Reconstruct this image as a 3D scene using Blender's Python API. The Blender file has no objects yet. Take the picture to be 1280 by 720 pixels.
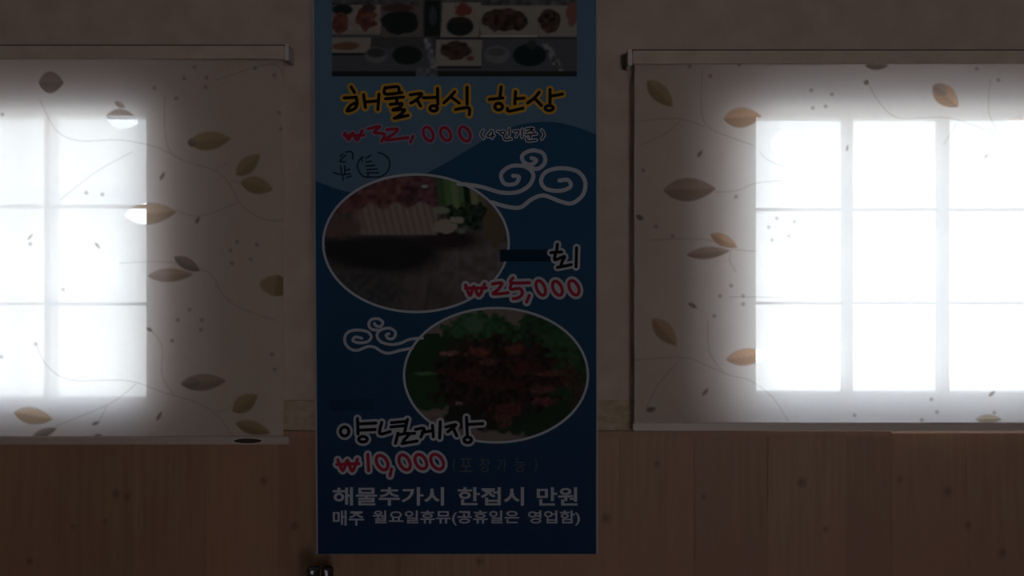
import bpy, bmesh, math, random
import numpy as np
from mathutils import Vector
random.seed(4)
rng = np.random.default_rng(7)
SC = bpy.context.scene
C = SC.collection

# ------------------------------------------------------------------ camera, world, lights, exposure
S = 0.00171          # metres per photo pixel on the wall face (y = 0)
D = 1.90             # camera distance from that wall
CZ = 1.50            # camera height
cam_d = bpy.data.cameras.new('camera'); cam = bpy.data.objects.new('camera', cam_d); C.objects.link(cam)
cam.location = (0, -D, CZ); cam.rotation_euler = (math.pi/2, 0, 0)
cam_d.sensor_width = 36; cam_d.lens = 36*D/(1280*S); cam_d.clip_start = 0.02
SC.camera = cam
SC.view_settings.view_transform = 'Standard'; SC.view_settings.look = 'None'
SC.view_settings.gamma = 1.0; SC.view_settings.exposure = 0.0
SC.view_settings.use_curve_mapping = False

SKY = 8.5
w = bpy.data.worlds.new('sky'); SC.world = w; w.use_nodes = True
nt = w.node_tree; nt.nodes.clear()
o_ = nt.nodes.new('ShaderNodeOutputWorld'); bg = nt.nodes.new('ShaderNodeBackground')
tc = nt.nodes.new('ShaderNodeTexCoord'); sp = nt.nodes.new('ShaderNodeSeparateXYZ')
rmp = nt.nodes.new('ShaderNodeValToRGB')
rmp.color_ramp.elements[0].position = 0.0; rmp.color_ramp.elements[0].color = (0.98, 0.99, 1, 1)
rmp.color_ramp.elements[1].position = 0.5; rmp.color_ramp.elements[1].color = (0.56, 0.66, 0.80, 1)
nt.links.new(tc.outputs['Generated'], sp.inputs[0]); nt.links.new(sp.outputs['Z'], rmp.inputs[0])
# a thin overcast, brighter on the sun's side (towards +x)
mr = nt.nodes.new('ShaderNodeMapRange'); mr.inputs[1].default_value = -0.6; mr.inputs[2].default_value = 0.6
mr.inputs[3].default_value = SKY*0.72; mr.inputs[4].default_value = SKY*1.45
nt.links.new(sp.outputs['X'], mr.inputs[0])
nt.links.new(rmp.outputs[0], bg.inputs[0]); nt.links.new(mr.outputs[0], bg.inputs[1])
nt.links.new(bg.outputs[0], o_.inputs[0])

def X(px, d=0.0): return (px-640)*S*(D-d)/D
def Z(py, d=0.0): return CZ+(360-py)*S*(D-d)/D
def P(px, py, d=0.0): return Vector((X(px, d), -d, Z(py, d)))

def area(name, loc, rot, sx, sy, power, col, portal=False):
    l = bpy.data.lights.new(name, 'AREA'); l.shape = 'RECTANGLE'; l.size = sx; l.size_y = sy
    l.energy = power; l.color = col
    o = bpy.data.objects.new(name, l); C.objects.link(o); o.location = loc; o.rotation_euler = rot
    if portal: l.cycles.is_portal = True
    return o
# daylight of the window in the wall behind the camera (out of frame)
area('front_daylight', (2.6, -9.62, 1.6), (math.pi/2, 0, 0), 2.1, 1.2, 3.0, (1.0, 0.90, 0.82))

# ------------------------------------------------------------------ helpers
def link(name, me, mat=None, parent=None):
    o = bpy.data.objects.new(name, me); C.objects.link(o)
    if mat: me.materials.append(mat)
    if parent: o.parent = parent
    return o
def tag(o, label=None, cat=None, group=None, kind=None):
    if label: o['label'] = label
    if cat: o['category'] = cat
    if group: o['group'] = group
    if kind: o['kind'] = kind
    return o
def empty(name, loc):
    o = bpy.data.objects.new(name, None); C.objects.link(o); o.location = loc; o.empty_display_size = 0.05
    return o
def done(bm, name, mat, parent=None, smooth=False, bevel=0):
    if bevel:
        bmesh.ops.bevel(bm, geom=bm.edges[:], offset=bevel, segments=2, affect='EDGES')
    bmesh.ops.recalc_face_normals(bm, faces=bm.faces)
    me = bpy.data.meshes.new(name); bm.to_mesh(me); bm.free()
    if smooth:
        for p in me.polygons: p.use_smooth = True
    o = link(name, me, mat, parent)
    if parent: o.location = -parent.location
    return o
def box(bm, x0, x1, y0, y1, z0, z1):
    vs = [bm.verts.new((x, y, z)) for x in (x0, x1) for y in (y0, y1) for z in (z0, z1)]
    for f in ((0,1,3,2), (4,6,7,5), (0,4,5,1), (2,3,7,6), (0,2,6,4), (1,5,7,3)):
        bm.faces.new([vs[i] for i in f])
def boxo(name, mat, parent, x0, x1, y0, y1, z0, z1, bevel=0):
    bm = bmesh.new(); box(bm, x0, x1, y0, y1, z0, z1); return done(bm, name, mat, parent, bevel=bevel)
def lathe(name, mat, parent, cx, cy, prof, n=28):
    bm = bmesh.new(); rings = []
    for r, z in prof:
        rings.append([bm.verts.new((cx+r*math.cos(2*math.pi*i/n), cy+r*math.sin(2*math.pi*i/n), z)) for i in range(n)])
    for a, b in zip(rings, rings[1:]):
        for i in range(n):
            bm.faces.new((a[i], a[(i+1) % n], b[(i+1) % n], b[i]))
    bm.faces.new(rings[0][::-1]); bm.faces.new(rings[-1])
    return done(bm, name, mat, parent, smooth=True)
def xtube(bm, x0, x1, cy, cz, r, n=20):
    a = [bm.verts.new((x0, cy+r*math.cos(2*math.pi*i/n), cz+r*math.sin(2*math.pi*i/n))) for i in range(n)]
    b = [bm.verts.new((x1, cy+r*math.cos(2*math.pi*i/n), cz+r*math.sin(2*math.pi*i/n))) for i in range(n)]
    for i in range(n): bm.faces.new((a[i], a[(i+1) % n], b[(i+1) % n], b[i]))
    bm.faces.new(a[::-1]); bm.faces.new(b)

# ------------------------------------------------------------------ materials
def mat(name, col, rough=0.6, spec=0.3, metal=0.0):
    m = bpy.data.materials.new(name); m.use_nodes = True
    b = m.node_tree.nodes['Principled BSDF']
    b.inputs['Base Color'].default_value = (*col, 1); b.inputs['Roughness'].default_value = rough
    b.inputs['Specular IOR Level'].default_value = spec; b.inputs['Metallic'].default_value = metal
    return m
def mixcol(nt, fac, a, b):
    n = nt.nodes.new('ShaderNodeMix'); n.data_type = 'RGBA'
    if isinstance(fac, float): n.inputs[0].default_value = fac
    else: nt.links.new(fac, n.inputs[0])
    for i, v in ((6, a), (7, b)):
        if isinstance(v, tuple): n.inputs[i].default_value = (*v, 1) if len(v) == 3 else v
        else: nt.links.new(v, n.inputs[i])
    return n.outputs[2]
def noise(nt, scale, vec=None, detail=4, stretch=None):
    n = nt.nodes.new('ShaderNodeTexNoise'); n.inputs['Scale'].default_value = scale; n.inputs['Detail'].default_value = detail
    tc = nt.nodes.new('ShaderNodeTexCoord'); src = tc.outputs['Object']
    if stretch:
        mp = nt.nodes.new('ShaderNodeMapping'); mp.inputs['Scale'].default_value = stretch
        nt.links.new(src, mp.inputs[0]); src = mp.outputs[0]
    nt.links.new(src, n.inputs['Vector'])
    return n.outputs['Fac']
def mottled(name, a, b, scale, rough=0.7, stretch=None, bump=0.0, spec=0.25, lo=0.35, hi=0.65):
    m = mat(name, a, rough, spec); nt = m.node_tree; bs = nt.nodes['Principled BSDF']
    f = noise(nt, scale, stretch=stretch)
    r = nt.nodes.new('ShaderNodeMapRange'); r.inputs[1].default_value = lo; r.inputs[2].default_value = hi
    nt.links.new(f, r.inputs[0])
    nt.links.new(mixcol(nt, r.outputs[0], a, b), bs.inputs['Base Color'])
    if bump:
        bp = nt.nodes.new('ShaderNodeBump'); bp.inputs['Strength'].default_value = bump; bp.inputs['Distance'].default_value = 0.002
        nt.links.new(f, bp.inputs['Height']); nt.links.new(bp.outputs[0], bs.inputs['Normal'])
    return m
M_wall = mottled('wallpaper', (0.40, 0.29, 0.24), (0.45, 0.345, 0.295), 14, 0.8, bump=0.15)
M_room = mottled('room_paint', (0.40, 0.34, 0.29), (0.45, 0.39, 0.34), 5, 0.85)
M_floor = mottled('floor_vinyl', (0.13, 0.085, 0.055), (0.17, 0.11, 0.07), 3, 0.5, stretch=(1, 8, 1))
M_trim = mottled('border_paper', (0.30, 0.215, 0.14), (0.40, 0.30, 0.225), 45, 0.7, bump=0.3, stretch=(1, 1, 1.8))
M_frame = mat('window_vinyl', (0.72, 0.72, 0.72), 0.4, 0.4)
M_rail = mottled('rail_fabric', (0.44, 0.33, 0.27), (0.49, 0.38, 0.32), 20, 0.6)
M_bar = mat('bar_vinyl', (0.44, 0.35, 0.31), 0.4, 0.4)
M_plastic = mat('bracket_plastic', (0.50, 0.43, 0.40), 0.35, 0.5)
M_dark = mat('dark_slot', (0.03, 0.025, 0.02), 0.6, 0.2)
M_ground = mottled('pale_concrete', (0.55, 0.55, 0.54), (0.65, 0.65, 0.63), 1.5, 0.9)

def wood():
    m = mat('knotty_panel', (0.3, 0.16, 0.09), 0.5, 0.3); nt = m.node_tree; bs = nt.nodes['Principled BSDF']
    oi = nt.nodes.new('ShaderNodeObjectInfo')
    f1 = noise(nt, 9, stretch=(9, 1, 0.5)); f2 = noise(nt, 3.0, stretch=(1, 1, 1))
    r1 = nt.nodes.new('ShaderNodeMapRange'); r1.inputs[1].default_value = 0.3; r1.inputs[2].default_value = 0.7; nt.links.new(f1, r1.inputs[0])
    r2 = nt.nodes.new('ShaderNodeMapRange'); r2.inputs[1].default_value = 0.35; r2.inputs[2].default_value = 0.65; nt.links.new(f2, r2.inputs[0])
    c = mixcol(nt, r1.outputs[0], (0.235, 0.130, 0.075), (0.31, 0.19, 0.115))
    c2 = mixcol(nt, r2.outputs[0], c, (0.30, 0.145, 0.095))
    # each plank a slightly different board
    hs = nt.nodes.new('ShaderNodeHueSaturation')
    rr = nt.nodes.new('ShaderNodeMapRange'); rr.inputs[3].default_value = 0.9; rr.inputs[4].default_value = 1.1
    nt.links.new(oi.outputs['Random'], rr.inputs[0]); nt.links.new(rr.outputs[0], hs.inputs['Value']); nt.links.new(c2, hs.inputs['Color'])
    # knots
    at = nt.nodes.new('ShaderNodeAttribute'); at.attribute_name = 'knot'
    nt.links.new(mixcol(nt, at.outputs['Fac'], hs.outputs[0], (0.05, 0.025, 0.015)), bs.inputs['Base Color'])
    return m
M_wood = wood()

def glass():
    m = bpy.data.materials.new('window_glass'); m.use_nodes = True; nt = m.node_tree; nt.nodes.clear()
    o = nt.nodes.new('ShaderNodeOutputMaterial'); t = nt.nodes.new('ShaderNodeBsdfTransparent'); g = nt.nodes.new('ShaderNodeBsdfGlossy')
    g.inputs['Roughness'].default_value = 0.02; t.inputs[0].default_value = (0.93, 0.96, 0.97, 1)
    mx = nt.nodes.new('ShaderNodeMixShader'); mx.inputs[0].default_value = 0.05
    nt.links.new(t.outputs[0], mx.inputs[1]); nt.links.new(g.outputs[0], mx.inputs[2]); nt.links.new(mx.outputs[0], o.inputs[0])
    return m
M_glass = glass()

# sheer roller-blind cloth: woven ground, denser printed stems, thinner burnt-out leaves
def cloth():
    m = bpy.data.materials.new('leaf_print_cloth'); m.use_nodes = True; nt = m.node_tree; nt.nodes.clear()
    L = nt.links
    o = nt.nodes.new('ShaderNodeOutputMaterial')
    at = nt.nodes.new('ShaderNodeAttribute'); at.attribute_name = 'print'       # rgb = print colour
    am = nt.nodes.new('ShaderNodeAttribute'); am.attribute_name = 'masks'      # r = leaf, g = stem / berry
    sm = nt.nodes.new('ShaderNodeSeparateColor'); L.new(am.outputs['Color'], sm.inputs[0])
    base = mixcol(nt, noise(nt, 60, detail=2), (0.52, 0.40, 0.345), (0.57, 0.455, 0.395))
    mxm = nt.nodes.new('ShaderNodeMath'); mxm.operation = 'MAXIMUM'; L.new(sm.outputs[0], mxm.inputs[0]); L.new(sm.outputs[1], mxm.inputs[1])
    col = mixcol(nt, mxm.outputs[0], base, at.outputs['Color'])
    df = nt.nodes.new('ShaderNodeBsdfDiffuse'); L.new(col, df.inputs[0])
    tr = nt.nodes.new('ShaderNodeBsdfTranslucent')
    tcol = mixcol(nt, mxm.outputs[0], (0.80, 0.75, 0.71), at.outputs['Color']); L.new(tcol, tr.inputs[0])
    m1 = nt.nodes.new('ShaderNodeMixShader'); m1.inputs[0].default_value = TRANSL; L.new(df.outputs[0], m1.inputs[1]); L.new(tr.outputs[0], m1.inputs[2])
    tp = nt.nodes.new('ShaderNodeBsdfTransparent')
    mr = nt.nodes.new('ShaderNodeMapRange'); mr.inputs[3].default_value = T_CLOTH; mr.inputs[4].default_value = T_LEAF; L.new(sm.outputs[0], mr.inputs[0])
    m2 = nt.nodes.new('ShaderNodeMixShader'); L.new(mr.outputs[0], m2.inputs[0]); L.new(m1.outputs[0], m2.inputs[1]); L.new(tp.outputs[0], m2.inputs[2])
    L.new(m2.outputs[0], o.inputs[0])
    return m
TRANSL = 0.30; T_CLOTH = 0.045; T_LEAF = 0.17
M_cloth = cloth()

# ------------------------------------------------------------------ the room
RX0, RX1, RY, RH, TH = -5.2, 5.2, -9.5, 2.62, 0.16
def struct(o): o['kind'] = 'structure'; return o
bm = bmesh.new(); box(bm, RX0-.15, RX1+.15, RY-.15, TH, -.1, 0); struct(done(bm, 'floor', M_floor))
bm = bmesh.new(); box(bm, RX0-.15, RX1+.15, RY-.15, TH, RH, RH+.1); struct(done(bm, 'ceiling', M_room))
bm = bmesh.new(); box(bm, RX0-.15, RX0, RY-.15, TH, 0, RH); struct(done(bm, 'wall_left', M_room))
bm = bmesh.new(); box(bm, RX1, RX1+.15, RY-.15, TH, 0, RH); struct(done(bm, 'wall_right', M_room))
def holed(bm, x0, x1, y0, y1, z0, z1, holes):
    xs = [x0]
    for a, b, c, d in holes:
        box(bm, xs[-1], a, y0, y1, z0, z1); box(bm, a, b, y0, y1, z0, c); box(bm, a, b, y0, y1, d, z1); xs.append(b)
    box(bm, xs[-1], x1, y0, y1, z0, z1)
bm = bmesh.new(); holed(bm, RX0, RX1, RY-.15, RY, 0, RH, [(1.5, 3.7, 0.95, 2.2)]); struct(done(bm, 'wall_front', M_room))

# window openings in the back wall (pane field + frame all round)
W1 = dict(px=[-310, -186, -62, 62, 186], py=[146, 258, 380, 497], ox0=-336, ox1=212, oy0=120, oy1=516)
W2 = dict(px=[943, 1060, 1180, 1300, 1420], py=[148, 262, 379, 490], ox0=904, ox1=1446, oy0=112, oy1=527)
holes = [(X(W['ox0']), X(W['ox1']), Z(W['oy1']), Z(W['oy0'])) for W in (W1, W2)]
bm = bmesh.new(); holed(bm, RX0, RX1, 0.0, TH, 0, RH, holes)
wall_back = struct(done(bm, 'wall_back', M_wall))

def make_window(name, W, d_glass):
    """frame, muntin bars and one pane per light; d_glass = depth behind the wall face"""
    root = struct(empty(name, (X((W['ox0']+W['ox1'])/2), 0.05, Z(W['oy1']))))
    q = -d_glass
    xs = [X(p, q) for p in W['px']]; zs = [Z(p, q) for p in W['py']]
    ox0, ox1, oz0, oz1 = X(W['ox0']), X(W['ox1']), Z(W['oy1']), Z(W['oy0'])
    bm = bmesh.new(); y0, y1 = d_glass-0.012, d_glass+0.03
    box(bm, ox0, xs[0], y0, y1, oz0, oz1); box(bm, xs[-1], ox1, y0, y1, oz0, oz1)
    box(bm, xs[0], xs[-1], y0, y1, zs[0], oz1); box(bm, xs[0], xs[-1], y0, y1, oz0, zs[-1])
    done(bm, 'window_frame', M_frame, root)
    hw = 0.007
    for x in xs[1:-1]: boxo('vertical_muntin', M_frame, root, x-hw, x+hw, y0+.002, y1-.004, zs[-1], zs[0])
    for z in zs[1:-1]: boxo('horizontal_muntin', M_frame, root, xs[0], xs[-1], y0+.006, y1-.008, z-hw*.5, z+hw*.5)
    for i in range(len(xs)-1):
        for j in range(len(zs)-1):
            boxo('pane', M_glass, root, xs[i], xs[i+1], d_glass+.012, d_glass+.016, zs[j+1], zs[j])
    boxo('window_sill', M_frame, root, ox0, ox1, 0.0, y0, oz0, oz0+.006)
    cx, cz = (xs[0]+xs[-1])/2, (zs[0]+zs[-1])/2
    area('sky_portal', (cx, TH-0.01, cz), (-math.pi/2, 0, 0), xs[-1]-xs[0]+.1, zs[0]-zs[-1]+.1, 1, (1, 1, 1), portal=True)
    return root
make_window('window_1', W1, 0.030)
make_window('window_2', W2, 0.055)

# chair rail / patterned border between windows and panelling
def rail(name, x0, x1, ya, yb, th):
    struct(boxo(name, M_trim, None, X(x0), X(x1), -th, -0.0005, Z(yb), Z(ya)))
rail('trim_1', -2398, 1110, 527.5, 537, 0.007)
rail('trim_3', 213, 903, 500, 527.3, 0.007)
rail('trim_4', -2398, -337, 500, 527.3, 0.007)
struct(boxo('trim_2', M_wood, None, X(-2398), X(1110), -0.017, -0.0005, Z(545), Z(537.3)))

# wainscot planks: parts of the wall, recessed joints
seams = list(range(-2409, 0, 92)) + [75, 167, 258, 350, 434, 518, 602, 686, 774, 829, 866, 958, 1056, 1113, 1205, 1297] + list(range(1389, 3700, 92))
knots = [(369, 656, 5), (148, 616, 5), (161, 620, 4), (134, 650, 3), (1000, 602, 6), (1182, 613, 6), (331, 600, 5), (94, 657, 3),
         (757, 646, 6), (1122, 598, 4), (820, 579, 4), (1030, 660, 4), (1250, 690, 5), (40, 700, 4), (878, 620, 3), (1207, 655, 4), (440, 640, 5), (600, 700, 5)]
for a, b in zip(seams, seams[1:]):
    x0, x1 = max(X(a)+.00025, RX0+.001), min(X(b)-.00025, RX1-.001)
    if x1 <= x0: continue
    top = Z(545.3) if b <= 1114 else Z(541)
    nx, nz = max(2, int((x1-x0)/.004)), 60
    zlo = Z(760)
    bm = bmesh.new()
    th = 0.010 + random.uniform(-.0002, .0002)
    g = [[bm.verts.new((x0+(x1-x0)*i/nx, -th + (0.0004 if i in (0, nx) else 0), zlo+(top-zlo)*j/nz)) for j in range(nz+1)] for i in range(nx+1)]
    for i in range(nx):
        for j in range(nz): bm.faces.new((g[i][j], g[i+1][j], g[i+1][j+1], g[i][j+1]))
    # returns, and the plain lower part down to the floor
    box(bm, x0, x1, -th+.0004, -.0005, 0.0, top)
    box(bm, x0, x1, -th, -th+.0003, 0.0, zlo)
    o = done(bm, 'plank', M_wood, wall_back)
    me = o.data; at = me.attributes.new('knot', 'FLOAT', 'POINT')
    co = np.empty(len(me.vertices)*3); me.vertices.foreach_get('co', co); co = co.reshape(-1, 3)
    kx = co[:, 0]/S+640; kz = 360-(co[:, 2]-CZ)/S; v = np.zeros(len(co))
    for qx, qz, r in knots:
        d = np.sqrt(((kx-qx)/r)**2+((kz-qz)/(r*1.1))**2); v = np.maximum(v, np.clip(1.35-d, 0, 1)*.5)
    at.data.foreach_set('value', v)

struct(boxo('ground', M_ground, None, -12, 12, TH+.3, 12, -3.1, -3.0))

# ------------------------------------------------------------------ roller blinds
BD = 0.032    # distance of the cloth from the wall face
def catmull(pts, n=10):
    p = [pts[0]]+list(pts)+[pts[-1]]; out = []
    for i in range(1, len(p)-2):
        for k in range(n):
            t = k/n
            out.append(tuple(0.5*((2*p[i][c])+(-p[i-1][c]+p[i+1][c])*t+(2*p[i-1][c]-5*p[i][c]+4*p[i+1][c]-p[i+2][c])*t*t+(-p[i-1][c]+3*p[i][c]-3*p[i+1][c]+p[i+2][c])*t**3) for c in (0, 1)))
    out.append(tuple(pts[-1])); return out

OL, TAN, ORA, BRN, DK = (0.37, 0.27, 0.15), (0.46, 0.32, 0.21), (0.50, 0.30, 0.18), (0.36, 0.26, 0.21), (0.27, 0.21, 0.18)
# leaves: centre x, y, length, width, angle (deg, up is +), colour
LEAF1 = [(64, 103, 32, 28, 0, DK), (153, 149, 42, 26, -12, DK), (150, 131, 16, 8, -30, BRN), (262, 176, 54, 24, 6, OL), (240, 178, 12, 12, 0, DK), (310, 206, 40, 20, 42, OL), (321, 232, 42, 22, -14, OL),
         (188, 267, 66, 28, 4, TAN), (234, 330, 38, 16, -28, DK), (213, 344, 58, 18, 2, BRN), (345, 357, 28, 42, 80, OL), (254, 478, 58, 22, 4, BRN), (240, 479, 22, 16, 10, DK),
         (306, 504, 38, 22, 34, OL), (316, 535, 46, 18, -16, OL), (42, 520, 50, 22, -10, TAN), (56, 541, 34, 12, 20, DK), (-40, 300, 50, 22, 10, TAN), (-150, 180, 50, 22, 30, OL), (-200, 420, 50, 22, -20, TAN),
         (225, 45, 40, 16, 0, OL)]
BER1 = [(243, 84), (230, 98), (258, 97), (257, 109), (220, 123), (193, 110), (349, 141), (351, 161), (319, 85), (343, 94), (237, 387), (222, 400), (252, 400), (251, 412), (215, 426), (288, 313), (321, 306), (313, 324), (290, 329), (296, 302),
        (340, 443), (343, 462), (108, 241), (128, 243), (3, 143), (79, 362), (38, 305), (45, 430), (2, 446), (70, 555)]
BUD1 = [(203, 220, 14, 6, 60), (247, 275, 12, 6, 70), (199, 520, 16, 6, 60), (120, 529, 12, 6, 20), (123, 545, 12, 7, 10), (187, 412, 10, 6, -30), (122, 307, 12, 5, -50), (38, 296, 12, 4, 50)]
STEM1 = [[(50, 125), (62, 150), (75, 167), (100, 176), (150, 175), (195, 184), (230, 201), (268, 213), (288, 232), (300, 255), (325, 272), (348, 277)], [(206, 120), (206, 160), (212, 188), (230, 201)],
         [(150, 329), (200, 327), (240, 332), (265, 345), (277, 366), (300, 385), (345, 401)], [(268, 213), (285, 203)], [(290, 225), (305, 232)], [(220, 263), (250, 270), (300, 252)],
         [(45, 430), (60, 458), (90, 475), (160, 476), (205, 491), (245, 503), (272, 520), (290, 545)], [(186, 410), (202, 432), (203, 470), (218, 494)], [(170, 480), (140, 503), (92, 524), (62, 536)], [(135, 505), (122, 530)], [(75, 250), (120, 215), (165, 190)],
         [(270, 100), (340, 80), (355, 100)], [(335, 275), (380, 276)], [(272, 515), (295, 508)]]
LEAF2 = [(825, 117, 46, 22, -45, OL), (928, 147, 48, 26, 4, ORA), (980, 176, 36, 24, 38, TAN), (862, 237, 66, 30, 2, BRN), (905, 301, 38, 16, -26, ORA), (886, 316, 56, 16, 6, BRN), (831, 415, 46, 22, -48, TAN), (934, 446, 54, 22, 8, ORA),
         (1182, 120, 42, 26, -40, ORA), (1176, 112, 20, 16, -40, BRN), (1096, 82, 30, 12, 0, DK), (1272, 156, 36, 20, 8, TAN), (1236, 524, 34, 12, 0, OL), (1350, 300, 50, 24, 10, TAN), (1500, 200, 50, 24, 40, OL), (1430, 440, 50, 22, -10, TAN), (1022, 50, 34, 14, 0, OL)]
BER2 = [(862, 83), (888, 95), (924, 81), (804, 213), (800, 272), (841, 295), (820, 283), (920, 246), (961, 284), (993, 277), (986, 295), (965, 300), (971, 273), (914, 357), (900, 370), (929, 370), (929, 380), (893, 395), (1014, 113), (1040, 118), (1016, 135), (1032, 133), (1221, 86), (1248, 100),
        (1171, 515), (1152, 525), (1243, 516), (1164, 499), (1068, 519)]
BUD2 = [(875, 192, 12, 6, 55), (866, 382, 14, 7, -30), (882, 490, 14, 6, 50), (814, 512, 14, 8, 10), (1240, 492, 12, 6, 40), (800, 272, 12, 8, -30), (1083, 103, 8, 8, 60), (1233, 195, 10, 4, 40), (1059, 185, 10, 4, 80)]
STEM2 = [[(878, 85), (877, 140), (887, 160), (912, 171), (940, 181)], [(795, 152), (845, 148), (880, 158)], [(802, 181), (830, 168), (850, 152)], [(895, 240), (922, 238), (945, 229), (985, 225)], [(815, 300), (880, 299), (915, 311), (945, 314)],
         [(920, 340), (912, 325), (915, 310)], [(912, 371), (980, 372)], [(795, 450), (855, 447), (888, 459), (912, 469), (938, 476), (965, 496), (985, 526)], [(845, 455), (822, 482), (808, 510)], [(885, 400), (887, 440), (905, 466)],
         [(1083, 100), (1095, 122), (1112, 142), (1130, 148), (1182, 147), (1215, 156), (1247, 168), (1300, 190)], [(1238, 100), (1236, 140), (1250, 168)], [(1195, 155), (1180, 180)], [(950, 190), (960, 200), (985, 210)]]

def make_blind(name, xa, xb, ytop, ybot, vis, leaves, berries, buds, stems, label, slot=None, tube_end=None):
    root = empty(name, (X((xa+xb)/2, BD), -BD, Z(ybot, BD)))
    lo, hi = vis
    xs = np.concatenate([np.arange(xa, lo, 12.0), np.arange(max(lo, xa), min(hi, xb), 1.25), np.arange(min(hi, xb), xb, 12.0), [xb]])
    xs = np.unique(xs); ys = np.append(np.arange(ytop, ybot, 1.25), ybot)
    gx, gy = np.meshgrid(xs, ys, indexing='ij'); nx, ny = gx.shape
    # print masks, in photo pixels on the cloth plane
    leaf = np.zeros(gx.shape); stem = np.zeros(gx.shape); col = np.tile(np.array(BRN), (nx, ny, 1)).astype(float)
    def blend(m, c):
        for k in range(3): col[..., k] = col[..., k]*(1-m)+c[k]*m
    for st in stems:
        pts = catmull(st, 8)
        dmin = np.full(gx.shape, 1e9)
        for (ax, ay), (bx, by) in zip(pts, pts[1:]):
            sel = (gx > min(ax, bx)-4) & (gx < max(ax, bx)+4) & (gy > min(ay, by)-4) & (gy < max(ay, by)+4)
            if not sel.any(): continue
            x_, y_ = gx[sel], gy[sel]; l2 = (bx-ax)**2+(by-ay)**2+1e-9
            t = np.clip(((x_-ax)*(bx-ax)+(y_-ay)*(by-ay))/l2, 0, 1)
            dmin[sel] = np.minimum(dmin[sel], np.hypot(x_-ax-t*(bx-ax), y_-ay-t*(by-ay)))
        m = np.clip(1.7-dmin, 0, 1)*0.27; stem = np.maximum(stem, m); blend(np.clip(m*3.7, 0, 1), (0.24, 0.18, 0.14))
    for bx, by in berries:
        m = np.clip(3.7-np.hypot(gx-bx, gy-by), 0, 2.2)/2.2*.6; stem = np.maximum(stem, m); blend(m, (0.12, 0.08, 0.07))
    def lf(cx, cy, L, Wd, an):
        a = math.radians(an); u = (gx-cx)*math.cos(a)-(gy-cy)*math.sin(a); v = (gx-cx)*math.sin(a)+(gy-cy)*math.cos(a)
        t = np.clip(np.abs(u)/(L/2), 0, 1); half = (Wd/2)*(1-t**2.0)**0.85*(1-0.15*np.sign(u)*t)
        return np.clip((half-np.abs(v))/2.5+.3, 0, 1)*(np.abs(u) < L/2), u, v
    for cx, cy, L, Wd, an in buds:
        m, u, v = lf(cx, cy, L, Wd, an); m = m*.8; stem = np.maximum(stem, m); blend(m, (0.12, 0.08, 0.07))
    for cx, cy, L, Wd, an, c in leaves:
        m, u, v = lf(cx, cy, L, Wd, an)
        c2 = np.array(c)
        shade = 1.0-0.16*np.clip(v/2, -1, 1)-0.06*np.clip(1.2-np.abs(v), 0, 1)+0.04*np.sin(u*.9+np.abs(v)*.9)
        leaf = np.maximum(leaf, m)
        for k in range(3): col[..., k] = col[..., k]*(1-m)+np.clip(c2[k]*shade, 0, 1)*m
    # gentle waviness of the hanging cloth
    dep = BD + 0.0012*np.sin(gx*0.012+1.0)*(gy-ytop)/(ybot-ytop)
    co = np.stack([X(gx, BD), -dep, Z(gy, BD)], -1).reshape(-1, 3)-np.array(root.location)
    idx = np.arange(nx*ny).reshape(nx, ny)
    f = np.stack([idx[:-1, :-1], idx[1:, :-1], idx[1:, 1:], idx[:-1, 1:]], -1).reshape(-1, 4)
    me = bpy.data.meshes.new('fabric'); me.from_pydata(co.tolist(), [], f.tolist())
    me.polygons.foreach_set('use_smooth', np.ones(len(f), bool))
    for nm, arr in (('print', col.reshape(-1, 3)), ('masks', np.stack([leaf, stem, leaf*0], -1).reshape(-1, 3))):
        a = me.attributes.new(nm, 'FLOAT_COLOR', 'POINT'); a.data.foreach_set('color', np.hstack([arr, np.ones((len(arr), 1))]).ravel())
    link('fabric', me, M_cloth, root)
    # cassette rail over the rolled cloth, brackets, bottom bar
    x0, x1 = X(xa-3, BD), X(xb+3, BD); zt = Z(ytop-2, BD)
    bm = bmesh.new(); xtube(bm, x0, x1, -BD+.006, zt-.012, .0125); done(bm, 'roller', M_rail, root, smooth=False)
    boxo('head_rail', M_rail, root, x0, x1, -BD-.012, -BD-.0075, zt-.026, zt+.002, bevel=.001)
    bmp = bmesh.new(); box(bmp, x0, x1, -BD-.009, -.0005, zt+.0022, zt+.0048); done(bmp, 'rail_cover_shadow', M_dark, root)  # cover strip coloured dark to draw the shadow line above the rail
    for s, e in ((-1, x0), (1, x1)):
        e0 = e+(.0015 if s > 0 else -.010); boxo('bracket', M_plastic, root, e0, e0+.0085, -BD-.013, -.0005, zt-.029, zt+.004, bevel=.001)
    zb = Z(ybot, BD)
    bar = boxo('bottom_bar', M_bar, root, X(xa-2, BD), X(xb+8, BD), -BD-.006, -BD+.006, zb-.017, zb+.0, bevel=.002)
    if slot:
        sx, sw = slot
        ring = bmesh.new(); core = bmesh.new()
        for bm_, rx, rz, y in ((ring, sw/2+3, 4.6, -BD-.0072), (core, sw/2, 2.9, -BD-.0082)):
            n = 32; vs = [bm_.verts.new((X(sx, BD)+rx*S*math.cos(2*math.pi*i/n), y, zb-.009+rz*S*math.sin(2*math.pi*i/n))) for i in range(n)]
            fc = bm_.faces.new(vs); r = bmesh.ops.extrude_face_region(bm_, geom=[fc])
            for v in r['geom']:
                if isinstance(v, bmesh.types.BMVert): v.co.y += .0012
        done(ring, 'pull_grip', M_plastic, root); done(core, 'grip_slot', M_dark, root)
    tag(root, label, 'blind', 'leaf-print roller blinds')
    return root
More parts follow.
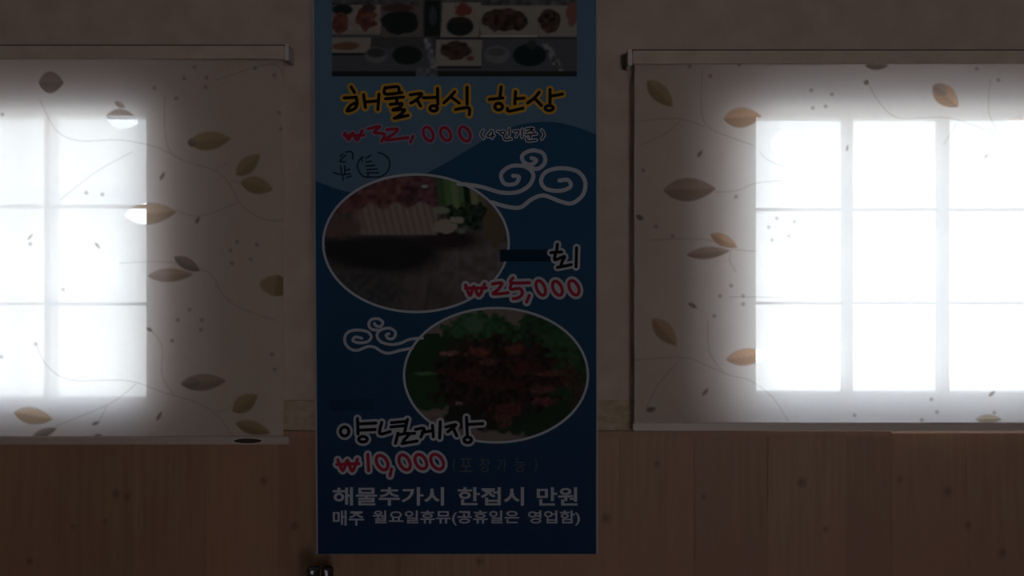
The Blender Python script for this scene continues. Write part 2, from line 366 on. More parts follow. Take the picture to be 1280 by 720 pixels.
# the right blind hangs a hair lower at its rail, and is drawn up higher at its foot
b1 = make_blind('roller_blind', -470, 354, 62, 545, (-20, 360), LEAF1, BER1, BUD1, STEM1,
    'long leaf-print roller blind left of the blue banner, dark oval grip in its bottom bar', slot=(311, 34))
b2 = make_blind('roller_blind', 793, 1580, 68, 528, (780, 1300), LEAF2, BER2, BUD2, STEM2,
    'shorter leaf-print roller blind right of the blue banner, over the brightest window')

# ------------------------------------------------------------------ the menu banner
ND = 0.030    # distance of the print from the wall
banner = empty('menu_banner', (X(570, ND), -ND, Z(693, ND)))
tag(banner, 'tall blue cloth menu banner with food photos, Korean lettering and prices, hanging between the blinds', 'banner')
LAY = [0.0]
def B(px, py, lay): return P(px, py, ND+0.00012*lay)-banner.location
def lx(y): return 392.5+5.0*y/692     # left edge of the print leans slightly
def quad_strip(name, mt, pts, lay, sub=None):
    bm = bmesh.new(); bm.faces.new([bm.verts.new(B(x, y, lay)) for x, y in pts][::-1])
    bmesh.ops.triangulate(bm, faces=bm.faces); me = bpy.data.meshes.new(name); bm.to_mesh(me); bm.free()
    return link(name, me, mt, banner)
M_edge = mat('banner_white_edge', (0.34, 0.30, 0.32), 0.7, 0.05)
M_light = mottled('print_light_blue', (0.072, 0.135, 0.205), (0.085, 0.15, 0.23), 6, 0.6, spec=0.1)
def grad_mat(name, top, bot, z0, z1):
    m = mat(name, top, 0.6, 0.1); nt = m.node_tree; tcn = nt.nodes.new('ShaderNodeTexCoord'); s = nt.nodes.new('ShaderNodeSeparateXYZ')
    nt.links.new(tcn.outputs['Object'], s.inputs[0]); r = nt.nodes.new('ShaderNodeMapRange')
    r.inputs[1].default_value = z1; r.inputs[2].default_value = z0; nt.links.new(s.outputs['Z'], r.inputs[0])
    nt.links.new(mixcol(nt, r.outputs[0], top, bot), nt.nodes['Principled BSDF'].inputs['Base Color']); return m
M_navy = grad_mat('print_navy', (0.012, 0.060, 0.135), (0.008, 0.026, 0.070), (693-640)*S, (693-180)*S)
# cloth sheet with white edge, slightly thicker hem at the foot
bm = bmesh.new()
fr = [(388, -240), (747.5, -240), (747.5, 693), (395.5, 693)]
va = [bm.verts.new(B(x, y, 0)) for x, y in fr]; vb = [bm.verts.new(B(x, y, 0)+Vector((0, .0007, 0))) for x, y in fr]
bm.faces.new(va); bm.faces.new(vb[::-1])
for i in range(4): bm.faces.new((va[i], va[(i+1) % 4], vb[(i+1) % 4], vb[i]))
bmesh.ops.recalc_face_normals(bm, faces=bm.faces); me = bpy.data.meshes.new('sheet'); bm.to_mesh(me); bm.free(); link('sheet', me, M_edge, banner)
quad_strip('print_ground', M_navy, [(lx(-240), -239), (745.3, -239), (745.3, 692.6), (lx(691), 692.6)], 1)
wave_r = catmull([(500, 236), (533, 217), (560, 202), (590, 184), (620, 167), (650, 156), (685, 152), (715, 157), (745.3, 168)], 6)
wave_l = catmull([(lx(226), 226), (410, 232), (428, 238), (450, 242), (480, 244)], 6)
quad_strip('light_blue_wave', M_light, [(lx(-240), -238), (745.3, -238)]+wave_r[::-1]+wave_l[::-1], 2)

def paint_patch(name, x0, x1, y0, y1, step, fn, lay, mask=None):
    xs = np.arange(x0, x1+.01, step); ys = np.arange(y0, y1+.01, step)
    gx, gy = np.meshgrid(xs, ys, indexing='ij'); nx, ny = gx.shape
    col = fn(gx, gy)
    if mask is not None:      # squeeze the grid into the ellipse
        cx, cy, rx, ry = mask; u = (gx-cx)/rx; v = (gy-cy)/ry
        ok = (u*u+v*v) <= 1.0
    else: ok = np.ones(gx.shape, bool)
    d = ND+0.00012*lay; o = banner.location
    co = np.stack([X(gx, d)-o.x, np.full(gx.shape, -d-o.y), Z(gy, d)-o.z], -1).reshape(-1, 3)
    idx = np.arange(nx*ny).reshape(nx, ny)
    fok = (ok[:-1, :-1] & ok[1:, :-1] & ok[1:, 1:] & ok[:-1, 1:]).ravel()
    f = np.stack([idx[:-1, :-1], idx[:-1, 1:], idx[1:, 1:], idx[1:, :-1]], -1).reshape(-1, 4)[fok][:, ::-1]
    me = bpy.data.meshes.new(name); me.from_pydata(co.tolist(), [], f.tolist())
    a = me.attributes.new('ink', 'FLOAT_COLOR', 'POINT'); c = np.clip(col, 0, 1).reshape(-1, 3)
    a.data.foreach_set('color', np.hstack([c, np.ones((len(c), 1))]).ravel())
    return link(name, me, M_ink, banner)
M_ink = mat('photo_print', (0.5, 0.5, 0.5), 0.7, 0.05)
_n = M_ink.node_tree; _a = _n.nodes.new('ShaderNodeAttribute'); _a.attribute_name = 'ink'
_n.links.new(_a.outputs['Color'], _n.nodes['Principled BSDF'].inputs['Base Color'])

def vnoise(gx, gy, sx, sy, seed):
    r = np.random.default_rng(seed); g = r.random((96, 96)); u = (gx/sx) % 95; v = (gy/sy) % 95
    i = np.floor(u).astype(int); j = np.floor(v).astype(int); a = u-i; b = v-j; a = a*a*(3-2*a); b = b*b*(3-2*b)
    return (g[i, j]*(1-a)+g[i+1, j]*a)*(1-b)+(g[i, j+1]*(1-a)+g[i+1, j+1]*a)*b
class Painter:
    def __init__(s, gx, gy, base): s.gx, s.gy = gx, gy; s.c = np.tile(np.array(base, float), gx.shape+(1,))
    def put(s, m, c, var=0.0, seed=1, scale=5):
        c = np.array(c, float); k = 1+var*(vnoise(s.gx, s.gy, scale, scale, seed)-.5)*2
        for i in range(3): s.c[..., i] = s.c[..., i]*(1-m)+c[i]*k*m
    def ell(s, cx, cy, rx, ry, c, soft=2.0, rough=0.0, seed=1, **k):
        d = np.sqrt(((s.gx-cx)/rx)**2+((s.gy-cy)/ry)**2)+rough*(vnoise(s.gx, s.gy, 6, 6, seed)-.5)
        s.put(np.clip((1-d)*min(rx, ry)/soft+.5, 0, 1), c, seed=seed+9, **k)
    def rect(s, x0, x1, y0, y1, c, soft=1.2, sh=0.0, **k):
        x = s.gx-sh*(s.gy-(y0+y1)/2)
        m = np.clip((x-x0)/soft+.5, 0, 1)*np.clip((x1-x)/soft+.5, 0, 1)*np.clip((s.gy-y0)/soft+.5, 0, 1)*np.clip((y1-s.gy)/soft+.5, 0, 1)
        s.put(m, c, **k)
def fn_table(gx, gy):
    return 0.66*fn_table0(gx, gy)**1.0
def fn_table0(gx, gy):
    p = Painter(gx, gy, (0.115, 0.12, 0.14)); cream = (0.36, 0.32, 0.28); blk = (0.025, 0.03, 0.03); red = (0.20, 0.075, 0.06); brn = (0.08, 0.05, 0.04)
    p.rect(410, 725, -200, 8, (0.12, 0.12, 0.12), var=.5, seed=3)
    for k in range(6):      # the far rows of the table, above the frame
        for x in (440, 500, 570, 640, 695): p.rect(x-26, x+26, -190+k*32, -166+k*32, cream, sh=.1); p.ell(x, -178+k*32, 16, 8, (brn, blk, red)[(k+x//10) % 3], rough=.4, seed=k)
    p.rect(414, 478, 6, 43, cream, sh=-.15, var=.15); p.ell(428, 12, 13, 7, blk); p.ell(425, 28, 11, 12, red, rough=.5, seed=2, var=.4); p.ell(458, 23, 13, 15, red, rough=.5, seed=5, var=.5); p.ell(461, 10, 9, 5, brn)
    p.rect(476, 528, 6, 46, (0.17, 0.15, 0.14)); p.ell(500, 28, 24, 15, blk, rough=.2, seed=4); p.ell(497, 10, 20, 5, (0.1, 0.05, 0.05)); p.rect(530, 551, 0, 46, blk, soft=4); p.ell(541, 20, 5, 12, (0.06, 0.08, 0.09))
    p.rect(552, 600, 3, 46.5, cream, sh=-.06); p.ell(579, 12, 10, 8, (0.26, 0.07, 0.055), rough=.5, seed=7); p.ell(575, 33, 17, 12, blk); p.ell(575, 25, 12, 4, (0.05, 0.04, 0.035))
    p.rect(600, 672, 7, 46, cream, sh=.06); p.ell(632, 25, 29, 15, brn, rough=.35, seed=6, var=.6, scale=4); p.rect(600, 672, 44, 46.5, (0.5, 0.46, 0.42))
    p.rect(672, 725, 7, 46, cream, sh=.1); p.ell(687, 26, 14, 15, brn, rough=.3, seed=8, var=.8, scale=3); p.ell(716, 18, 9, 14, (0.27, 0.12, 0.1), rough=.5, seed=12)
    p.rect(410, 725, 46.5, 48.5, (0.03, 0.03, 0.035)); p.rect(440, 545, 47, 60, (0.09, 0.09, 0.10))
    p.rect(410, 463, 47, 66, cream, sh=-.1); p.ell(433, 57, 18, 5, (0.24, 0.11, 0.07), rough=.4, seed=11); p.rect(410, 458, 66, 69, (0.03, 0.03, 0.03))
    p.ell(470, 69, 14, 10, (0.2, 0.2, 0.2)); p.ell(470, 66, 12, 6, (0.07, 0.07, 0.075)); p.ell(509, 70, 21, 13, (0.13, 0.13, 0.14)); p.ell(509, 69, 19, 12, blk)
    p.rect(545, 602, 50, 83, cream, sh=-.03); p.ell(571, 63, 19, 11, brn, rough=.5, seed=9, var=.5); p.ell(588, 73, 5, 3, red); p.rect(545, 602, 82.5, 85, (0.02, 0.02, 0.02))
    p.ell(621, 68, 16, 11, (0.2, 0.2, 0.22)); p.ell(621, 65, 12, 5, (0.13, 0.13, 0.14)); p.ell(662, 69, 21, 14, (0.015, 0.03, 0.035)); p.ell(665, 56, 6, 6, (0.05, 0.06, 0.06))
    p.rect(535, 543, 48, 95, (0.25, 0.24, 0.26), sh=.25, soft=3, var=.8, scale=4, seed=14); p.rect(688, 698, 55, 95, (0.2, 0.2, 0.2), sh=.5, soft=3, var=.9, scale=4, seed=17)
    p.rect(410, 725, 89, 99, (0.035, 0.035, 0.04)); p.rect(520, 547, 85, 99, (0.16, 0.16, 0.18), var=.5); return p.c
paint_patch('feast_photo', 415, 722, -200, 96, 1.5, fn_table, 3)
def fn_fish(gx, gy):
    c = fn_fish0(gx, gy); return .68*(c*.85+.15*c.mean(-1, keepdims=True))
def fn_fish0(gx, gy):
    p = Painter(gx, gy, (0.135, 0.10, 0.10))
    st = 0.75+.5*vnoise(gx+.15*gy, gy, 5, 40, 3); p.c *= st[..., None]
    p.rect(395, 640, 296, 326, (0.035, 0.03, 0.035), soft=14, sh=0); p.ell(600, 330, 60, 42, (0.17, 0.13, 0.135), soft=20, var=.25, scale=6)
    p.ell(480, 320, 70, 24, (0.03, 0.03, 0.032), soft=14); p.ell(560, 300, 40, 12, (0.045, 0.03, 0.035), soft=8); p.ell(450, 365, 60, 26, (0.08, 0.075, 0.075), soft=14, var=.3)
    p.ell(470, 245, 66, 30, (0.21, 0.07, 0.075), rough=.6, seed=4, soft=6, var=.5, scale=6); p.ell(530, 240, 26, 22, (0.17, 0.06, 0.08), rough=.5, seed=6, soft=5, var=.5)
    m = np.clip((gx-438)/20, 0, 1)*np.clip((548-gx)/3, 0, 1)*np.clip((gy-253-.04*(548-gx)-4*np.sin(gx*.2))/4, 0, 1)*np.clip((295-gy)/3, 0, 1)
    p.put(m, (0.34, 0.26, 0.22)); s = (np.sin((gx-.25*gy)*.72)*.5+.5)**2; p.put(m*s*.55, (0.18, 0.11, 0.10))
    p.ell(425, 285, 26, 12, (0.17, 0.10, 0.085), rough=.4, seed=5, soft=5)
    for x, c in ((551, (0.07, 0.15, 0.05)), (560, (0.12, 0.24, 0.08)), (569, (0.20, 0.30, 0.12)), (577, (0.13, 0.22, 0.08)), (584, (0.015, 0.04, 0.02)), (592, (0.26, 0.27, 0.14)), (601, (0.20, 0.17, 0.09))):
        p.rect(x-5, x+5, 205, 262+(x % 7), c, soft=2, sh=.1)
    p.ell(590, 270, 30, 14, (0.03, 0.055, 0.035), rough=.9, seed=3, soft=3, var=.8, scale=4); p.ell(618, 280, 14, 26, (0.15, 0.11, 0.06), rough=.5, soft=5); p.ell(552, 263, 10, 4, (0.28, 0.30, 0.22), rough=.6)
    p.ell(557, 284, 14, 9, (0.40, 0.33, 0.25), rough=.5, seed=8, soft=2); p.ell(572, 275, 9, 4, (0.42, 0.36, 0.28), rough=.5, soft=2); p.ell(577, 289, 5, 3, (0.20, 0.24, 0.22)); p.ell(531, 233, 4, 2, (.5, .5, .5))
    return p.c
paint_patch('fish_photo', 404, 636, 218, 390, 1.3, fn_fish, 3, (520, 304, 115, 85))
def fn_crab(gx, gy):
    c = fn_crab0(gx, gy); return .54*(c*.78+.22*c.mean(-1, keepdims=True))
def fn_crab0(gx, gy):
    p = Painter(gx, gy, (0.30, 0.21, 0.19))
    p.ell(690, 470, 58, 85, (0.035, 0.09, 0.04), rough=.25, soft=3, var=.3, seed=3); p.ell(700, 430, 34, 30, (0.04, 0.12, 0.045), rough=.2, soft=3, var=.3); p.ell(600, 430, 54, 40, (0.045, 0.15, 0.055), rough=.35, seed=5, soft=3, var=.4)
    p.ell(545, 450, 48, 34, (0.03, 0.07, 0.035), rough=.4, seed=6, soft=3); p.ell(530, 490, 40, 26, (0.03, 0.09, 0.035), rough=.4, soft=3); p.ell(670, 520, 60, 26, (0.03, 0.065, 0.035), rough=.4, seed=9, soft=3)
    p.ell(600, 520, 50, 18, (0.03, 0.04, 0.03), rough=.5, soft=4); p.ell(592, 407, 12, 10, (0.09, 0.22, 0.12), rough=.6, soft=3)
    p.ell(625, 470, 82, 50, (0.055, 0.030, 0.028), rough=.5, seed=7, soft=8, var=.5); 
    for x, y, rx, ry, c in ((560, 441, 10, 3, (.42, .16, .12)), (597, 440, 14, 6, (.24, .06, .04)), (610, 452, 10, 4, (.22, .09, .05)), (640, 436, 12, 5, (.22, .06, .035)), (655, 460, 20, 8, (.12, .03, .03)), (590, 470, 18, 9, (.13, .03, .035)), (625, 480, 26, 8, (.10, .03, .03)),
                          (690, 467, 22, 3, (.22, .07, .04)), (676, 487, 16, 4, (.20, .06, .06)), (680, 502, 14, 5, (.26, .05, .08)), (632, 515, 18, 10, (.15, .04, .04)), (560, 465, 14, 5, (.10, .03, .03)), (710, 470, 8, 14, (.12, .06, .04)), (630, 528, 12, 8, (.16, .07, .05)), (722, 490, 8, 30, (.08, .05, .035))):
        p.ell(x, y, rx, ry, c, rough=.9, seed=int(x), soft=3, var=.4, scale=3)
    p.ell(532, 467, 14, 2, (0.10, 0.25, 0.08), rough=.4)
    return p.c
paint_patch('crab_photo', 505, 735, 385, 554, 1.3, fn_crab, 3, (620, 469, 114, 83))

# ---- printed lines: each stroke is a flat ribbon with round ends
def ell(cx, cy, rx, ry, tilt=0.0, n=28):
    return [(cx+rx*math.cos(2*math.pi*i/n)-tilt*ry*math.sin(2*math.pi*i/n), cy+ry*math.sin(2*math.pi*i/n)) for i in range(n+1)]
def strokes(name, mt, data, wd, lay, off=(0, 0), sc=1.0, smooth=False, step=0.8):
    """brush lines as one clean flat surface: distance field round the strokes, cut at half the brush width.
    data: lists of points (open) or ('o', cx, cy, rx, ry[, tilt, n]) ovals"""
    polys = []
    for s in data:
        pts = ell(*s[1:]) if s[0] == 'o' else s
        pts = [(off[0]+x/sc, off[1]+y/sc) for x, y in pts]
        if s[0] != 'o' and len(pts) > 2: pts = catmull(pts, 10 if smooth else 5)
        polys.append(pts)
    al = [p for q in polys for p in q]; m = wd/2+2
    x0, x1 = min(p[0] for p in al)-m, max(p[0] for p in al)+m; y0, y1 = min(p[1] for p in al)-m, max(p[1] for p in al)+m
    gx, gy = np.meshgrid(np.arange(x0, x1, step), np.arange(y0, y1, step), indexing='ij'); dm = np.full(gx.shape, 99.0)
    for pts in polys:
        for (ax, ay), (bx, by) in zip(pts, pts[1:]):
            i0, i1 = max(int((min(ax, bx)-m-x0)/step), 0), int((max(ax, bx)+m-x0)/step)+2
            j0, j1 = max(int((min(ay, by)-m-y0)/step), 0), int((max(ay, by)+m-y0)/step)+2
            u, v = gx[i0:i1, j0:j1], gy[i0:i1, j0:j1]; l2 = (bx-ax)**2+(by-ay)**2+1e-9
            t = np.clip(((u-ax)*(bx-ax)+(v-ay)*(by-ay))/l2, 0, 1)
            dm[i0:i1, j0:j1] = np.minimum(dm[i0:i1, j0:j1], np.hypot(u-ax-t*(bx-ax), v-ay-t*(by-ay)))
    f = wd/2-dm; V = []; F = []; key = {}
    def vert(k, x, y):
        if k not in key: key[k] = len(V); V.append(tuple(B(x, y, lay)))
        return key[k]
    mx = np.maximum.reduce([f[:-1, :-1], f[1:, :-1], f[1:, 1:], f[:-1, 1:]])
    for i, j in zip(*np.nonzero(mx > 0)):
        cs = [(i, j), (i, j+1), (i+1, j+1), (i+1, j)]; poly = []
        for q in range(4):
            a, b = cs[q], cs[(q+1) % 4]; fa, fb = f[a], f[b]
            if fa > 0: poly.append(vert(a, gx[a], gy[a]))
            if (fa > 0) != (fb > 0):
                t = fa/(fa-fb); k = (min(a, b), max(a, b)); poly.append(vert(k, gx[a]+(gx[b]-gx[a])*t, gy[a]+(gy[b]-gy[a])*t))
        if len(poly) > 2: F.append(poly)
    me = bpy.data.meshes.new(name); me.from_pydata(V, [], F)
    return link(name, me, mt, banner)
M_white = mat('print_white', (0.36, 0.36, 0.41), 0.7, 0.05)
M_yellow = mat('print_yellow', (0.47, 0.25, 0.035), 0.7, 0.05)
M_black = mat('print_black', (0.008, 0.006, 0.008), 0.7, 0.05)
M_red = mat('print_red', (0.31, 0.020, 0.038), 0.7, 0.05)
M_ghost = mat('print_lilac', (0.20, 0.18, 0.27), 0.7, 0.05)
M_navyink = mat('print_dark_navy', (0.012, 0.028, 0.055), 0.7, 0.05)
M_faint = mat('print_faded_green', (0.07, 0.088, 0.085), 0.7, 0.05)
M_cover = mat('print_cover_navy', (0.005, 0.018, 0.036), 0.7, 0.05); M_cover2 = mat('print_cover_faint', (0.007, 0.028, 0.065), 0.7, 0.05)

strokes('oval_border', M_white, [('o', 520, 304, 116, 86, 0, 72)], 3.0, 4)
strokes('oval_border', M_white, [('o', 620, 469, 115, 84, 0, 72)], 3.0, 4)
sw = [[(650, 470), (740, 482), (830, 507), (900, 505), (950, 475), (965, 430), (930, 398), (870, 397), (830, 430), (845, 470), (890, 470), (905, 442), (880, 437)],
      [(935, 398), (985, 407), (1015, 378), (1005, 342), (960, 330), (920, 350), (925, 378), (955, 390), (978, 372), (958, 362)],
      [(790, 548), (850, 566), (910, 570), (960, 535), (1010, 520), (1080, 545), (1130, 552), (1175, 515), (1183, 460), (1150, 418), (1080, 405), (1020, 420), (998, 458), (1020, 492), (1080, 500), (1122, 482), (1112, 455), (1075, 457)]]
strokes('cloud_swirl', M_white, sw, 5.0, 4.6, (380, 90), 3.368, True)
sw2 = [[(640, 250), (560, 265), (480, 285), (430, 275), (380, 245), (330, 240), (260, 265), (210, 255), (175, 215), (175, 165), (210, 132), (270, 125), (330, 138), (355, 172), (330, 205), (270, 213), (228, 198), (245, 173), (290, 182)],
       [(710, 180), (620, 190), (560, 215), (490, 225), (420, 205), (395, 160), (420, 125), (480, 112), (522, 140), (510, 180), (475, 185), (458, 160), (478, 150)],
       [(400, 125), (360, 120), (338, 90), (352, 55), (400, 46), (435, 70), (420, 100), (388, 95), (378, 80)]]
strokes('cloud_swirl', M_white, sw2, 3.6, 4.6, (400, 390), 5.54, True)
# words painted over in dark blue
quad_strip('painted_over_word', M_cover, [(625, 312), (692, 312), (690, 327), (625, 327)], 5)
quad_strip('painted_over_word', M_cover2, [(412, 500), (466, 499), (468, 513), (412, 514)], 2.6)

def outlined(name, data, off, sc, w1, w2, ink, edge, lay=6, outer=None):
    strokes(name+'_outline', edge, data, w2, lay, off, sc)
    return strokes(name, ink, data, w1, lay+1, off, sc)
title = [[(135, 62), (165, 112)], [(72, 160), (180, 153)], [(180, 158), (187, 210), (165, 255), (100, 275), (128, 228), (172, 205)], [(245, 130), (262, 245)], [(262, 195), (365, 186)], [(382, 125), (372, 262)],
   [(435, 68), (440, 125), (585, 112)], [(437, 72), (545, 60), (562, 100)], [(440, 167), (600, 152)], [(540, 157), (540, 205)], [(482, 217), (585, 210), (560, 245), (505, 268), (610, 264), (560, 318), (520, 340), (640, 315)],
   [(660, 133), (760, 122), (715, 175), (665, 205)], [(718, 172), (752, 232)], [(778, 158), (880, 155)], [(902, 75), (905, 215)], ('o', 868, 252, 34, 24),
   [(1055, 105), (1010, 155), (960, 202)], [(1022, 150), (1095, 205)], [(1165, 65), (1165, 215)], [(1062, 262), (1178, 247), (1184, 308)]]
title2 = [[(330, 98), (320, 190)], [(225, 208), (345, 196)], ('o', 308, 272, 34, 30), [(458, 140), (452, 248)], [(458, 202), (535, 197)], [(385, 288), (402, 312), (525, 286)],
   [(668, 145), (620, 200), (565, 240)], [(625, 195), (688, 262)], [(765, 120), (765, 240)], [(768, 180), (875, 160)], ('o', 757, 285, 36, 22)]
t_all = [s if s[0] != 'o' else s for s in title]
def conv(data, off, sc):
    return [(('o', off[0]+s[1]/sc, off[1]+s[2]/sc, s[3]/sc, s[4]/sc) + tuple(s[5:])) if s[0] == 'o' else [(off[0]+x/sc, off[1]+y/sc) for x, y in s] for s in data]
for tt in (conv(title, (420, 100), 7.11), conv(title2, (580, 95), 7.11)): outlined('title_lettering', tt, (0, 0), 1, 4.0, 10.0, M_black, M_yellow)
p32 = [[(75, 468), (112, 530), (147, 470), (185, 535), (232, 450)], [(70, 493), (248, 490)], [(285, 435), (390, 412), (340, 465), (430, 482), (405, 545)], [(450, 442), (548, 435), (512, 480), (440, 532), (640, 512)], [(684, 500), (662, 552)],
   ('o', 820, 480, 42, 62, -.25), ('o', 975, 480, 44, 58, -.25), ('o', 1145, 480, 46, 64, -.25)]
outlined('price_lettering', conv(p32, (420, 100), 7.11), (0, 0), 1, 3.7, 7.6, M_red, M_ghost)
p4 = [[(170, 482), (150, 520), (175, 555)], [(240, 485), (208, 535), (268, 528)], [(255, 490), (250, 552)], [(300, 492), (325, 500)], ('o', 345, 505, 20, 16), [(402, 468), (400, 530)], [(352, 532), (365, 565), (420, 560)],
   [(440, 492), (488, 490), (462, 540)], [(517, 473), (515, 545)], [(552, 470), (615, 465), (555, 500)], [(590, 482), (625, 500)], [(545, 522), (645, 515)], [(592, 522), (592, 548)], [(556, 552), (566, 577), (642, 570)], [(690, 480), (712, 520), (690, 560)]]
outlined('serving_note', conv(p4, (580, 95), 7.11), (0, 0), 1, 1.6, 4.6, M_black, M_white)
seal = [[(385, 122), (480, 122), (490, 230)], [(385, 165), (300, 258), (385, 268)], [(300, 190), (345, 150)], [(312, 330), (322, 430)], [(372, 325), (372, 440)], [(200, 428), (290, 455), (345, 460), (450, 445)], [(340, 470), (345, 545)], [(395, 505), (470, 480)], [(385, 395), (450, 375)],
   [(870, 125), (960, 160), (1035, 235), (1045, 330), (1000, 430), (900, 490), (780, 495), (660, 490), (590, 420), (560, 330), (590, 240), (650, 190)], [(620, 200), (632, 255)], [(690, 215), (760, 170)], [(690, 270), (770, 258)], [(685, 330), (820, 322)], [(705, 385), (860, 375)], [(700, 432), (880, 430)], [(720, 432), (722, 500)]]
strokes('seal_drawing', M_navyink, seal, 2.0, 4.8, (400, 180), 12.0)
raw = [[(955, 78), (948, 135)], [(893, 157), (995, 150)], [(935, 175), (932, 225), (1020, 192), (1000, 240), (985, 285)], [(955, 296), (1085, 270)], [(1135, 110), (1130, 290)]]
outlined('dish_lettering', conv(raw, (570, 295), 7.53), (0, 0), 1, 4.0, 9.6, M_black, M_white)
p25 = [[(90, 462), (132, 560), (167, 475), (215, 560), (270, 452)], [(90, 492), (285, 490)], [(345, 452), (430, 442), (400, 500), (350, 545), (490, 535)], [(535, 395), (522, 440), (690, 440)], [(522, 445), (515, 500), (600, 495), (625, 540), (590, 580), (540, 590)], [(690, 560), (665, 622)],
   ('o', 798, 490, 40, 68, -.3), ('o', 955, 492, 42, 66, -.3), ('o', 1110, 488, 44, 68, -.3)]
outlined('price_lettering', conv(p25, (570, 295), 7.53), (0, 0), 1, 4.1, 10.6, M_red, M_white)
crab = [('o', 165, 188, 34, 36), [(268, 85), (272, 208)], [(278, 128), (415, 120)], [(278, 178), (410, 172)], ('o', 312, 250, 34, 22), [(462, 115), (447, 205), (530, 188)], [(540, 118), (650, 108)], [(535, 152), (640, 142)], [(668, 92), (645, 190)],
   [(592, 202), (572, 282)], [(595, 215), (680, 205), (635, 262)], [(625, 284), (745, 264)], [(690, 205), (725, 202)], [(732, 172), (800, 165), (775, 232)], [(785, 195), (860, 182)], [(868, 140), (875, 230)], [(930, 110), (925, 240)],
   [(975, 152), (1055, 135), (990, 190)], [(1035, 165), (1062, 222)], [(1140, 75), (1147, 225)], [(1152, 132), (1270, 125)], ('o', 1150, 255, 30, 22)]
outlined('dish_lettering', conv(crab, (405, 510), 6.4), (0, 0), 1, 4.0, 10.0, M_black, M_white)
p10 = [[(110, 415), (150, 500), (187, 420), (225, 505), (268, 410)], [(102, 452), (278, 445)], [(350, 372), (357, 500)], ('o', 465, 437, 44, 58, -.3), [(540, 488), (528, 542)], ('o', 645, 435, 42, 60, -.3), ('o', 775, 430, 44, 58, -.3), ('o', 905, 430, 48, 60, -.3)]
outlined('price_lettering', conv(p10, (405, 510), 6.4), (0, 0), 1, 4.1, 10.2, M_red, M_white)

def text(name, body, x0, x1, y0, y1, mt, lay=5, bold=0.02, parent=None):
    cu = bpy.data.curves.new(name, 'FONT'); cu.body = body; cu.size = 1.0; cu.offset = bold; cu.resolution_u = 3
    o = bpy.data.objects.new(name, cu); C.objects.link(o)
    dg = bpy.context.evaluated_depsgraph_get(); me = bpy.data.meshes.new_from_object(o.evaluated_get(dg)); me.name = name
    bpy.data.objects.remove(o)
    n = len(me.vertices); co = np.empty(n*3); me.vertices.foreach_get('co', co); co = co.reshape(-1, 3)
    mn, mx = co.min(0), co.max(0); px = x0+(co[:, 0]-mn[0])/(mx[0]-mn[0])*(x1-x0); py = y1-(co[:, 1]-mn[1])/(mx[1]-mn[1])*(y1-y0)
    d = ND+0.00012*lay; l = banner.location
    out = np.stack([X(px, d)-l.x, np.full(n, -d-l.y), Z(py, d)-l.z], -1); me.vertices.foreach_set('co', out.ravel()); me.update()
    me.materials.clear(); return link(name, me, mt, banner)
for wd, a, b in (('해물추가시', 416, 555), ('한접시', 572, 655), ('만원', 671, 722)): text('small_lettering', wd, a, b, 609, 632, M_white, bold=0.022)
for wd, a, b in (('매주', 416, 455), ('월요일휴뮤(공휴일은', 466, 649), ('영업함)', 660, 725)): text('small_lettering', wd, a, b, 638, 657, M_white, bold=0.018)
for wd, a, b in (('(', 566, 569), ('포', 574, 591), ('장', 599, 613), ('가', 621, 633), ('능', 643, 657), (')', 668, 671)): text('faded_lettering', wd, a, b, 573, 590, M_faint, bold=0.0)
# top rod and cords (above the frame)
bm = bmesh.new(); xtube(bm, X(382, ND), X(753, ND), -ND+.004, Z(-243, ND), .007); done(bm, 'rod', M_dark, banner)
for px in (400, 735):
    bm = bmesh.new(); p = P(px, -243, ND); box(bm, p.x-.001, p.x+.001, p.y, p.y+.002, p.z, p.z+.045)
    box(bm, p.x-.002, p.x+.002, p.y, -0.0005, p.z+.041, p.z+.046); done(bm, 'hanger', M_dark, banner)

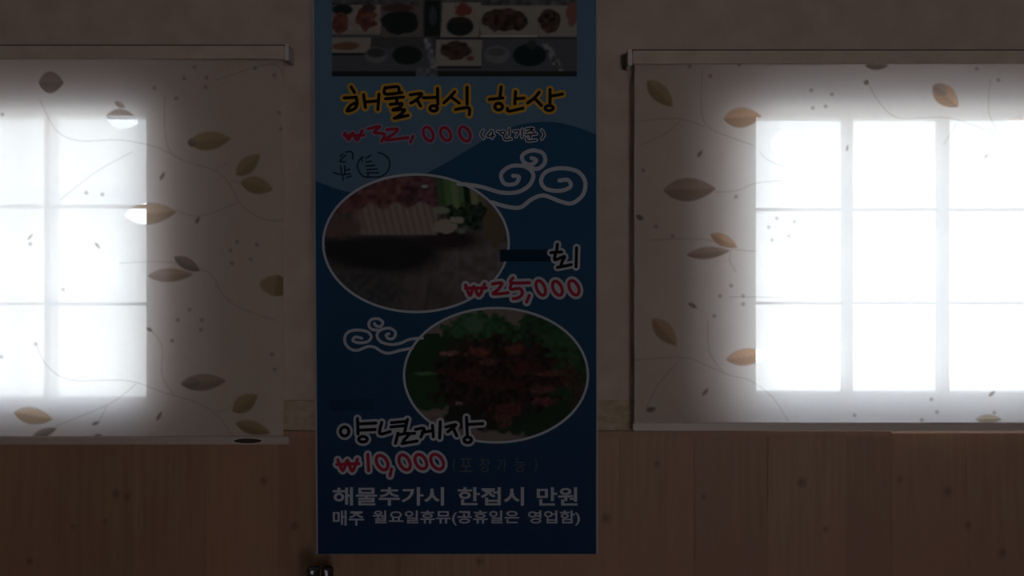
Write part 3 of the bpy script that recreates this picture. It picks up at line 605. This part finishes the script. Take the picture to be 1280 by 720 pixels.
# ------------------------------------------------------------------ table (below the frame) with two bottles
M_tab = mottled('table_laminate', (0.22, 0.13, 0.08), (0.28, 0.17, 0.10), 6, 0.35, stretch=(1, 6, 1))
TZ = 0.735
table = empty('dining_table', (-0.42, -0.42, 0)); tag(table, 'brown laminate dining table against the panelling under the banner, below the picture', 'table')
boxo('tabletop', M_tab, table, -1.02, 0.18, -0.72, -0.03, TZ-.03, TZ, bevel=.003)
for sx in (-.97, .09):
    for sy in (-.67, -.10): boxo('leg', M_dark, table, sx, sx+.04, sy, sy+.04, 0, TZ-.0301)
M_glassb = mat('dark_bottle', (0.02, 0.018, 0.018), 0.12, 0.6)
M_cap = mat('shiny_cap', (0.03, 0.027, 0.025), 0.2, 0.6)
M_glint = mat('painted_glint', (0.86, 0.84, 0.84), 0.3, 0.6)
def bottle(px, label, spx, d):
    cy = -d; cx = X(px, d); top = Z(707.5, d)
    root = empty('sauce_bottle', (cx, cy, TZ)); tag(root, label, 'bottle', 'sauce bottles under the banner')
    h = top-TZ
    lathe('body', M_glassb, root, cx, cy, [(.021, TZ+.0002), (.024, TZ+.003), (.024, TZ+h*.55), (.019, TZ+h*.7), (.0105, TZ+h*.8), (.0105, TZ+h-.022)])
    lathe('cap', M_cap, root, cx, cy, [(.0125, TZ+h-.0218), (.0125, TZ+h-.006), (.011, TZ+h-.002), (.006, TZ+h)])
    # thin pale sliver in front of the cap, its highlight put in as colour
    bm = bmesh.new(); sx = X(spx, d); n = 10; R = []
    pts = [(sx+.0025, cy-.014, top-.05), (sx+.002, cy-.0145, top-.02), (sx, cy-.0145, top-.008), (sx-.0015, cy-.013, top-.005)]
    if px < 400: pts = [(sx, cy-.0125, top-.012), (sx, cy-.0145, top-.0105), (sx, cy-.0145, top-.0075), (sx, cy-.0125, top-.006)]
    for k, (x, y, z) in enumerate(pts):
        r = .0026; R.append([bm.verts.new((x+r*math.cos(2*math.pi*i/n), y+r*math.sin(2*math.pi*i/n), z)) for i in range(n)])
    for a, b in zip(R, R[1:]):
        for i in range(n): bm.faces.new((a[i], a[(i+1) % n], b[(i+1) % n], b[i]))
    bm.faces.new(R[0][::-1]); bm.faces.new(R[-1]); done(bm, 'cap_highlight', M_glint, root, smooth=True)
bottle(392, 'left of two dark bottle tops under the banner, with the short dull painted glint', 392, 0.155)
bottle(409, 'right of two dark bottle tops under the banner, with the long bright painted glint', 409.5, 0.09)
